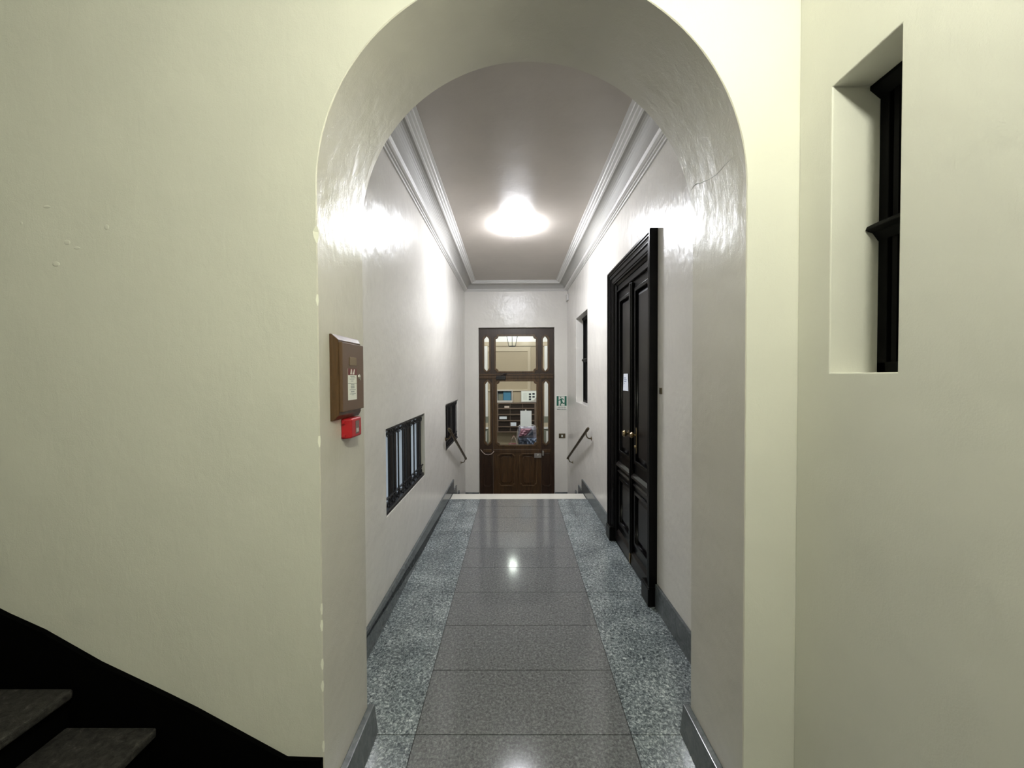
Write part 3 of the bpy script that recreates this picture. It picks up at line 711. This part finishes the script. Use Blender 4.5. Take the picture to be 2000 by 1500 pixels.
g1.location = (xl(2.9) - 0.016, 2.39, 0.62); g2.location = (xl(5.0) - 0.016, 4.53, 0.62)
for i, (ya, yb, lab, light) in enumerate(((2.39, 3.45, 'low rectangular window behind the nearer grille, grey panes and brown stiles', True), (4.53, 5.58, 'low rectangular window behind the farther grille, dark panes', False))):
    t = thing('window_%d' % (i + 1), (xl(ya) - 0.12, (ya + yb) / 2, 0.62), lab, 'window', kind='structure')
    xw = xl((ya + yb) / 2)
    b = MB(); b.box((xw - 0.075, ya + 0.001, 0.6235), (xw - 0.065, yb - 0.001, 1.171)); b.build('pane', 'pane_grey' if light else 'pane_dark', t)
    b = MB()
    b.box((xw - 0.09, yb - 0.05, 0.622), (xw - 0.040, yb - 0.002, 1.172)); b.box((xw - 0.09, ya + 0.002, 0.622), (xw - 0.040, ya + 0.04, 1.172))
    b.box((xw - 0.09, ya + 0.002, 1.140), (xw - 0.045, yb - 0.002, 1.172)); b.box((xw - 0.09, ya + 0.002, 0.622), (xw - 0.045, yb - 0.002, 0.65))
    b.box((xw - 0.09, ya + 0.002, 0.6205), (xw - 0.006, yb - 0.002, 0.623)); b.box((xw - 0.09, ya + 0.002, 1.1715), (xw - 0.006, yb - 0.002, 1.174))
    b.build('window_frame', 'stile', t)
    for c_, hw in (((2.722, 0.068), (3.085, 0.085)) if light else ((4.95, 0.05), (5.25, 0.05))):
        b = MB(); b.box((xw - 0.066, c_ - hw, 0.65), (xw - 0.055, c_ + hw, 1.14)); b.build('stile', 'stile', t, bevel=0.003)

# ------------------------------------------------------------------ slit windows, right side
def slit(name, lab, wallx, ya, yb, z0, z1, dep, ovl, sash):
    t = thing(name, (wallx, (ya + yb) / 2, z0), lab, 'window', kind='structure')
    xw = wallx + dep; zm = (z0 + z1) / 2 + 0.003
    b = MB(); b.box((xw + 0.03, ya + .001, z0), (xw + 0.05, yb - .001, z1)); b.build('pane', 'pane_dark', t)
    b = MB(); b.box((xw, ya + .001, z0 + .001), (xw + 0.05, ya + 0.03, z1)); b.box((xw, yb - 0.028, z0 + .001), (xw + 0.05, yb - .001, z1)); b.box((xw, ya, z0 + .001), (xw + .05, yb - .001, z0 + 0.03)); b.box((xw, ya, z1 - 0.035), (xw + .05, yb - .001, z1 - .001))
    b.build('window_frame', 'black_wood', t, bevel=0.002)
    b = MB(); b.prism([(xw + 0.0, ya + .001, z1 - 0.001), (xw - ovl, ya + .001, z1 - 0.001), (xw - ovl, ya + .001, z1 - 0.012), (xw, ya + .001, z1 - 0.035)], (0, yb - ya - .002, 0)); b.build('head_moulding', 'black_wood', t)
    b = MB(); b.prism([(xw + 0.0, ya + .001, zm + 0.022), (xw - ovl * 1.2, ya + .001, zm + 0.006), (xw - ovl * 1.35, ya + .001, zm - 0.004), (xw - ovl * .6, ya + .001, zm - 0.012), (xw, ya + .001, zm - 0.035)], (0, yb - ya - .002, 0)); b.build('transom', 'black_wood', t, bevel=0.002)
    n = max(1, int((yb - ya) / 0.11)); 
    for k in range(n):
        yy = yb - 0.045 - k * (yb - ya - 0.06) / n
        b = MB(); b.box((xw + 0.004, yy - 0.007, z0 + 0.02), (xw + 0.018, yy + 0.007, z1 - 0.02)); b.build('bar', 'black_wood', t)
    if sash:
        for k in range(3):
            yy = yb - 0.08 - k * 0.24
            b = MB(); b.box((xw + 0.02, yy - 0.010, z0 + 0.03), (xw + 0.03, yy + 0.010, z1 - 0.03)); b.build('sash_bar', 'frame_grey', t)
slit('window_3', 'narrow slit window with black frame high in the cream wall at the right', XS, 0.901, 1.094, 1.507, 2.307, 0.132, 0.028, False)
slit('window_4', 'tall dark barred window in the right wall between double door and stairs', xr(5.15), 4.73, 5.55, 1.135, 2.33, 0.098, 0.016, True)

# ------------------------------------------------------------------ meter cabinet and alarm on left jamb
t = thing('wall_cabinet', (AX0, 1.39, 1.5), 'small brown cabinet with stickered lid and oak backboard on the left arch jamb', 'cabinet')
zb0, zb1, yb0, yb1 = 1.352, 1.648, 1.288, 1.508
b = MB(); b.hexa([(AX0, yb0, zb0), (AX0, yb1, zb0), (AX0, yb1, zb1), (AX0, yb0, zb1),
                  (AX0 + 0.008, yb0, zb0), (AX0 + 0.008, yb1, zb0), (AX0 + 0.008, yb1, zb1), (AX0 + 0.008, yb0, zb1)])
b.hexa([(AX0 + 0.008, yb0 + .001, zb0 + .001), (AX0 + 0.008, yb1 - .001, zb0 + .001), (AX0 + 0.008, yb1 - .001, zb1 - .001), (AX0 + 0.008, yb0 + .001, zb1 - .001),
        (AX0 + 0.022, yb0 + .018, zb0 + .018), (AX0 + 0.022, yb1 - .014, zb0 + .018), (AX0 + 0.022, yb1 - .014, zb1 - .018), (AX0 + 0.022, yb0 + .018, zb1 - .018)])
b.build('backboard', 'cab_wood', t, bevel=0.0015)
b = MB(); b.box((AX0 + 0.020, 1.312, 1.381), (AX0 + 0.033, 1.496, 1.622)); lid = b.build('lid', 'cab_lid', t, bevel=0.002)
xf = AX0 + 0.033
def fy(px): return xf * F / (px - VPX)
b = MB(); b.prism([(xf, a, c) for a, c in rect(fy(678.8), fy(695.8), 1.419, 1.532)], (0.0006, 0, 0)); st_ = b.build('sticker', 'sign_white', lid)
ya, yb = fy(678.8), fy(695.8)
def SP(name, u0, u1, z0_, z1_, m, x=0.0009):
    b = MB(); b.prism([(xf + 0.0006, a, c) for a, c in rect(ya + (yb - ya) * u0, ya + (yb - ya) * u1, z0_, z1_)], (x - 0.0006, 0, 0)); b.build(name, m, lid)
SP('sticker_header', 0.0, 1.0, 1.509, 1.532, 'maroon')
b = MB()
for k, (u, w_, tlt) in enumerate([(0.30, 0.10, .05), (0.44, 0.07, -.04), (0.62, 0.16, .1)]):
    y_ = ya + (yb - ya) * u; hw = (yb - ya) * w_ / 2; tt = (yb - ya) * tlt
    b.prism([(xf + .0009, y_ - hw, 1.511), (xf + .0009, y_ + hw, 1.511), (xf + .0009, y_ + hw * .5 + tt, 1.530), (xf + .0009, y_ - hw * .5 + tt, 1.530)], (0.0003, 0, 0))
b.build('sticker_figure', 'sign_white', lid)
SP('sticker_rule', 0.0, 1.0, 1.4775, 1.4785, 'ink')
b = MB()
for k, (u0, u1, z, h) in enumerate([(.25, .75, 1.504, .0015), (.3, .85, 1.499, .0012), (.2, .7, 1.494, .0015), (.3, .6, 1.487, .0015), (.3, .7, 1.474, .002), (.28, .72, 1.468, .002), (.28, .72, 1.463, .002),
                                    (.15, .85, 1.456, .0012), (.3, .7, 1.449, .0022), (.15, .85, 1.441, .0012), (.4, .65, 1.437, .001)]):
    b.prism([(xf + .0006, a, c) for a, c in rect(ya + (yb - ya) * u0, ya + (yb - ya) * u1, z - h, z + h)], (0.0004, 0, 0))
b.build('sticker_print', 'ink_grey', lid)
b = MB(); b.prism([(xf, a, c) for a, c in rect(fy(682), fy(695.5), 1.543, 1.573)], (0.0018, 0, 0)); b.build('name_badge', 'brass', lid, bevel=0.0008)
b = MB(); b.lathe([(0.0, 0.004), (0.007, 0.003), (0.009, 0)], (xf, fy(701), 1.503), 'X'); b.box((xf + .003, fy(701) - .001, 1.490), (xf + .006, fy(701) + .001, 1.503)); b.build('lid_lock', 'steel', lid, True)
t = thing('fire_alarm_box', (AX0, 1.41, 1.31), 'red break-glass alarm box right below the brown cabinet', 'alarm')
yA, yB, zA, zB = 1.366, 1.468, 1.278, 1.352
b = MB(); b.hexa([(AX0, yA, zA), (AX0, yB, zA), (AX0, yB, zB), (AX0, yA, zB), (AX0 + 0.034, yA + 0.012, zA + 0.002), (AX0 + 0.034, yB, zA + 0.002), (AX0 + 0.034, yB, zB - 0.001), (AX0 + 0.034, yA + 0.012, zB - 0.001)])
b.build('housing', 'red', t, bevel=0.006, seg=3)
b = MB(); b.box((AX0 + 0.0335, 1.412, zA + 0.014), (AX0 + 0.0350, 1.444, zB - 0.012)); b.build('window', 'clear_grey', t, bevel=0.0005)
b = MB(); b.box((AX0 + 0.0350, 1.418, zA + 0.020), (AX0 + 0.0353, 1.438, zA + 0.034)); b.build('window_print', 'alu', t)
for z in (zA + 0.012, zB - 0.016):
    b = MB(); b.box((AX0 + 0.004, yA - 0.003, z - 0.004), (AX0 + 0.016, yA + 0.004, z + 0.004)); b.build('clip', 'red', t, bevel=0.001)

# ------------------------------------------------------------------ lobby beyond the glazed door
LY0, LY1 = YE + 0.22, 9.3
b = MB(); b.box((-2.4, LY0, -0.72), (2.5, LY1 + 0.1, -0.6)); setting(b.build('floor_lobby', 'granite_grey'), 'stone floor of the lobby beyond the glazed door', 'floor')
b = MB(); b.box((-2.4, LY0, 3.1), (2.5, LY1 + 0.1, 3.2)); setting(b.build('ceiling_lobby', 'white'), 'white ceiling of the lobby', 'ceiling')
b = MB(); b.mi = 0; b.box((-2.4, LY1, -0.6), (2.5, LY1 + 0.1, 2.34)); b.mi = 1; b.box((-2.4, LY1, 2.34), (2.5, LY1 + 0.1, 3.1))
setting(b.build('wall_lobby_back', ['lobby', 'white']), 'beige lobby wall with white frieze seen through the glazed door', 'wall')
b = MB(); b.box((-2.5, LY0, -0.6), (-2.4, LY1, 3.1)); setting(b.build('wall_lobby_left', 'lobby'), 'beige left wall of the lobby', 'wall')
b = MB(); b.box((2.5, LY0, -0.6), (2.6, LY1, 3.1)); setting(b.build('wall_lobby_right', 'lobby'), 'beige right wall of the lobby', 'wall')
b = MB(); b.box((-2.4, LY1 - 0.05, 2.255), (2.5, LY1, 2.34)); b.box((-2.4, LY1 - 0.035, 2.235), (2.5, LY1, 2.255)); setting(b.build('trim_3', 'lobby_pale', bevel=0.004), 'pale beige ledge moulding across the lobby wall', 'moulding')
LX = lambda p: PX(p, LY1)
b = MB()
me = curve_mesh([rect(LX(880), LX(1036.5), 1.15, 2.225), rect(LX(900), LX(1030.5), 1.2, PZ(686.5, LY1))], 0.03, 0.004)
me.transform(Matrix(((1, 0, 0, 0), (0, 0, 1, LY1 - 0.012), (0, 1, 0, 0), (0, 0, 0, 1)))); setting(link('trim_4', me, 'lobby_pale'), 'pale beige panel frame on the lobby wall above the notices', 'moulding')
for nm, xa, xb in (('trim_5', -1.05, LX(952.8)), ('trim_6', LX(1063), 1.15)):
    b = MB(); b.box((xa, LY1 - 0.09, 0.55), (xb, LY1, 2.235)); 
    k = xa + 0.03
    while k < xb - 0.02: b.box((k, LY1 - 0.10, 0.6), (k + 0.022, LY1 - 0.09, 2.2)); k += 0.045
    b.mi = 1; b.box((xa - .02, LY1 - 0.13, 0.40), (xb + 0.01, LY1, 0.55)); b.mi = 0
    b.box((xa - .02, LY1 - 0.15, 0.255), (xb + 0.01, LY1, 0.30)); b.mi = 2; b.box((xa - .02, LY1 - 0.13, 0.30), (xb + .01, LY1, 0.40))
    b.mi = 1; b.box((xa - .02, LY1 - 0.13, -0.6), (xb + 0.01, LY1, 0.255)); b.mi = 0
    q = (LX(948.5) - .025, LX(950.5)) if nm == 'trim_5' else (LX(1065.5), LX(1070))
    b.box((q[0], LY1 - 0.15, -0.5), (q[1], LY1 - 0.13, 0.20))
    setting(b.build(nm, ['white', 'sill_grey', 'lobby_pale']), 'white fluted pilaster on grey pedestal at the %s of the mailboxes' % ('left' if nm == 'trim_5' else 'right'), 'pilaster')
# mailboxes
MY = 9.08
mz = [PZ(p, MY) for p in (788, 798, 809.8, 821.7, 833.6, 843.8)]
mx = [PX(p, MY) for p in (971.2, 996, 1020.6, 1045.3)]
t = thing('mailbox_bank', (0.1, 9.2, mz[-1]), 'bank of dark wooden mailboxes in rows behind the glazed door', 'mailboxes')
b = MB(); b.box((mx[0] - 0.02, MY + 0.06, mz[-1] - 0.01), (mx[-1] + 0.02, LY1, mz[0] + 0.01)); b.build('case', 'mail_wood', t)
b = MB()
for z in mz: b.box((mx[0] - 0.02, MY - 0.004, z - 0.011), (mx[-1] + 0.02, MY + 0.07, z + 0.011))
b.build('shelf_edges', 'mail_wood', t)
b = MB()
for i, x in enumerate(mx): 
    h = 0.020 if i in (0, 3) else 0.004
    b.box((x - h, MY - 0.002, mz[-1]), (x + h, MY + 0.07, mz[0]))
b.build('dividers', 'mail_wood', t)
for i in range(3):
    for j in range(5):
        b = MB(); b.box((mx[i] + 0.006, MY + 0.03, mz[j + 1] + 0.012), (mx[i + 1] - 0.006, MY + 0.045, mz[j] - 0.012)); dr = b.build('mailbox_door', 'mail_dark', t)
        b = MB(); b.box((mx[i] + 0.02, MY + 0.022, mz[j] - 0.03), (mx[i + 1] - 0.02, MY + 0.030, mz[j] - 0.026)); b.build('slot_lip', 'mail_wood', dr)
for p, lab, m in (((985, 994.5, 797, 793), 'pinkish letter in the top row of mailboxes', 'strap'), ((975, 989.5, 819, 813.6), 'white rolled paper in the third mailbox row', 'paper_cold'), ((997, 1008, 832.3, 825.3), 'pale square envelope in the fourth mailbox row', 'paper_cold')):
    b = MB(); b.box((PX(p[0], MY), MY + 0.004, PZ(p[2], MY) + 0.001), (PX(p[1], MY), MY + 0.018, PZ(p[3], MY))); tag(b.build('letter', m, bevel=0.002), lab, 'letter')
# framed notices standing on the mailboxes
NY = 9.2
nx = lambda p: PX(p, NY)
nz = lambda p: PZ(p, NY)
t = thing('framed_notice', (nx(985), NY, nz(786)), 'silver framed notice case with blue poster on top of the mailboxes', 'notice board')
plate_y('frame', [rect(nx(967.5), nx(1001), nz(786.3), nz(761.5)), rect(nx(971.5), nx(999), nz(782.5), nz(764))], NY, NY + 0.09, 'alu', t, 0.004)
b = MB(); b.box((nx(971), NY + 0.06, nz(783)), (nx(999.5), NY + 0.07, nz(763.5))); b.build('backing', 'ink', t)
b = MB(); b.box((nx(983), NY + 0.05, nz(782)), (nx(997.5), NY + 0.06, nz(764.2))); b.build('poster', 'blue_print', t)
b = MB(); b.box((nx(973), NY + 0.05, nz(782)), (nx(982), NY + 0.06, nz(769.8))); b.build('leaflet', 'green_grey', t)
t = thing('framed_notice', (nx(1033), NY, nz(785)), 'white notice board with small dark pictures on top of the mailboxes', 'notice board')
b = MB(); b.box((nx(1017.5), NY, nz(785.6)), (nx(1052), NY + 0.03, nz(763))); b.build('board', 'alu', t)
b = MB(); b.prism([(x, NY - 0.004, z) for x, z in [(nx(1018.5), nz(784.5)), (nx(1034), nz(784.3)), (nx(1042), nz(782)), (nx(1047), nz(777)), (nx(1050), nz(770)), (nx(1050), nz(764.5)), (nx(1018.5), nz(764.5))]], (0, 0.004, 0)); b.build('poster', 'paper', t)
b = MB()
for cx_, cz_ in ((1035, 770), (1042, 769.5), (1035, 775), (1042, 775), (1035, 780)): b.box((nx(cx_ - 2.3), NY - 0.006, nz(cz_ + 1.9)), (nx(cx_ + 2.3), NY - 0.004, nz(cz_ - 1.6)))
b.build('pictures', 'ink', t)
b = MB()
for k in range(7): b.box((nx(1021), NY - 0.0055, nz(768.4 + k * 2)), (nx(1030), NY - 0.004, nz(767.9 + k * 2)))
b.build('print', 'ink_grey', t)

# lantern
LYC, LXC = 7.9, PX(1000.5, 7.9)
lz0 = PZ(676.5, LYC); lz1 = lz0 + 0.36
t = thing('hanging_lantern', (LXC, LYC, lz0), 'tapered glass hanging lantern seen through the transom of the glazed door', 'lantern')
def ring6(r, z): return [Vector((LXC + r * math.cos(PI / 6 * (2 * k + 1)), LYC + r * math.sin(PI / 6 * (2 * k + 1)), z)) for k in range(6)]
r0, r1 = 0.078, 0.158
lo_, hi_ = ring6(r0, lz0), ring6(r1, lz1)
b = MB(); b.loft([ring6(r0 * .96, lz0 + .004), ring6(r1 * .96, lz1)], caps=False); b.build('glass', 'lantern_glass', t)
b = MB()
for k in range(6):
    b.tube([lo_[k], hi_[k]], 0.006, 6); b.tube([lo_[k], lo_[(k + 1) % 6]], 0.006, 6); b.tube([hi_[k], hi_[(k + 1) % 6]], 0.007, 6)
b.build('frame', 'iron', t)
b = MB(); b.loft([ring6(r1 * 1.05, lz1), ring6(r1 * .9, lz1 + 0.03), ring6(0.05, lz1 + 0.14), ring6(0.02, lz1 + 0.18)]); b.build('cap', 'iron', t)
b = MB(); b.tube([(LXC, LYC, lz1 + 0.17), (LXC, LYC, 3.1)], 0.006, 6); b.build('chain', 'iron', t)
b = MB(); b.ball((LXC, LYC, 2.412), 0.072, (1.15, 1, 0.85)); b.build('bulb', 'bulb', t, True)

# pushchair and bag seen low behind the glass
PY = 7.35
qx = lambda p: PX(p, PY)
qz = lambda p: PZ(p, PY)
t = thing('pushchair', (qx(1031), PY, -0.6), 'pushchair with pink and lilac seat and blue bags behind the glazed door', 'pushchair')
arch = [(qx(1009), qz(870)), (qx(1010), qz(845)), (qx(1011.5), qz(834)), (qx(1015), qz(831)), (qx(1024), qz(830)), (qx(1038), qz(830)), (qx(1044), qz(831.5)), (qx(1047.5), qz(838)), (qx(1049), qz(850)), (qx(1050), qz(870))]
b = MB(); b.tube([(x, PY, z) for x, z in arch], 0.0085, 8)
for xx in (qx(1009), qx(1050)): b.tube([(xx, PY, qz(870)), (xx, PY - 0.05, -0.2), (xx, PY - 0.2, -0.52)], 0.0085, 8); b.tube([(xx, PY, qz(868)), (xx, PY + 0.2, -0.52)], 0.0085, 8)
b.build('frame', 'alu', t, True)
def cloth(name, poly4, m, amp, nu=26, nv=26, depth=0.02, yo=0.0, fq=9, seed=1):
    rnd = random.Random(seed); ph = [rnd.uniform(0, 6.28) for _ in range(6)]
    (ax, az), (bx_, bz), (cx, cz), (dx_, dz) = poly4
    b = MB(); fr_, bk = [], []
    for j in range(nv + 1):
        v = j / nv; rowf, rowb = [], []
        for i in range(nu + 1):
            u = i / nu
            x = (ax * (1 - u) + bx_ * u) * (1 - v) + (dx_ * (1 - u) + cx * u) * v; z = (az * (1 - u) + bz * u) * (1 - v) + (dz * (1 - u) + cz * u) * v
            h = math.sin(fq * (u + .8 * v) + ph[0]) + .6 * math.sin(fq * 1.9 * (u - .4 * v) + ph[1]) + .4 * math.sin(fq * 3.1 * (v + .2 * u) + ph[2])
            edge = min(1, 6 * min(u, 1 - u, v, 1 - v))
            y = PY + yo - amp * h * edge - 0.03 * edge
            rowf.append(b.bm.verts.new((x, y, z))); rowb.append(b.bm.verts.new((x, PY + yo + depth, z)))
        fr_.append(rowf); bk.append(rowb)
    for j in range(nv):
        for i in range(nu):
            b.bm.faces.new([fr_[j][i], fr_[j][i + 1], fr_[j + 1][i + 1], fr_[j + 1][i]]); b.bm.faces.new([bk[j][i], bk[j + 1][i], bk[j + 1][i + 1], bk[j][i + 1]])
    for i in range(nu):
        b.bm.faces.new([fr_[0][i], bk[0][i], bk[0][i + 1], fr_[0][i + 1]]); b.bm.faces.new([fr_[nv][i], fr_[nv][i + 1], bk[nv][i + 1], bk[nv][i]])
    for j in range(nv):
        b.bm.faces.new([fr_[j][0], fr_[j + 1][0], bk[j + 1][0], bk[j][0]]); b.bm.faces.new([fr_[j][nu], bk[j][nu], bk[j + 1][nu], fr_[j + 1][nu]])
    return b.build(name, m, t, True)
cloth('rain_cover', [(qx(1011), qz(856)), (qx(1048), qz(856)), (qx(1046), qz(832)), (qx(1013), qz(832))], 'lilac', 0.010, seed=3)
cloth('seat_lining', [(qx(1013), qz(853)), (qx(1028), qz(851)), (qx(1038), qz(837)), (qx(1017), qz(837))], 'pink', 0.012, yo=-0.035, fq=7, seed=5)
b = MB(); b.prism([(qx(1031), PY - 0.085, qz(849.5)), (qx(1040), PY - 0.085, qz(849.5)), (qx(1040), PY - 0.085, qz(841))], (0, 0.03, 0)); b.build('side_gap', 'navy', t)
cloth('basket', [(qx(1012), qz(871)), (qx(1031), qz(871)), (qx(1029), qz(855)), (qx(1011), qz(855))], 'navy', 0.006, depth=0.18, yo=-0.04, seed=7)
cloth('carrier_bag', [(qx(1028), qz(872)), (qx(1049), qz(870)), (qx(1048), qz(856)), (qx(1028), qz(855))], 'blue_bag', 0.016, depth=0.12, yo=-0.05, fq=14, seed=9)
for x_, y_ in ((qx(1009), PY - 0.22), (qx(1050), PY - 0.22), (qx(1009), PY + 0.22), (qx(1050), PY + 0.22)):
    b = MB(); b.lathe([(0.0, -0.012), (0.07, -0.012), (0.078, -0.004), (0.078, 0.004), (0.07, 0.012), (0.0, 0.012)], (x_, y_, -0.522), 'X'); b.build('wheel', 'rubber', t, True)
RY = 6.98
t = thing('carrier_bag', (PX(1001, RY), RY, -0.6), 'dark red bag with pale handles standing left of the pushchair', 'bag')
b = MB(); x0, x1 = PX(992.5, RY), PX(1010, RY)
b.hexa([(x0 + .01, RY - 0.07, -0.6), (x1 - .01, RY - 0.07, -0.6), (x1 - .01, RY + 0.07, -0.6), (x0 + .01, RY + 0.07, -0.6), (x0, RY - 0.06, PZ(866, RY)), (x1, RY - 0.06, PZ(866, RY)), (x1, RY + 0.06, PZ(866, RY)), (x0, RY + 0.06, PZ(866, RY))])
b.build('bag_body', 'redbag', t, bevel=0.02, seg=3)
for yy in (-0.05, 0.05):
    b = MB(); b.tube([(PX(997, RY), RY + yy, PZ(867, RY)), (PX(1000, RY), RY + yy, PZ(856, RY)), (PX(1003, RY), RY + yy, PZ(851, RY)), (PX(1006, RY), RY + yy, PZ(856, RY)), (PX(1009, RY), RY + yy, PZ(867, RY))], 0.009, 6); b.build('handle', 'strap' if yy < 0 else 'redbag', t, True)
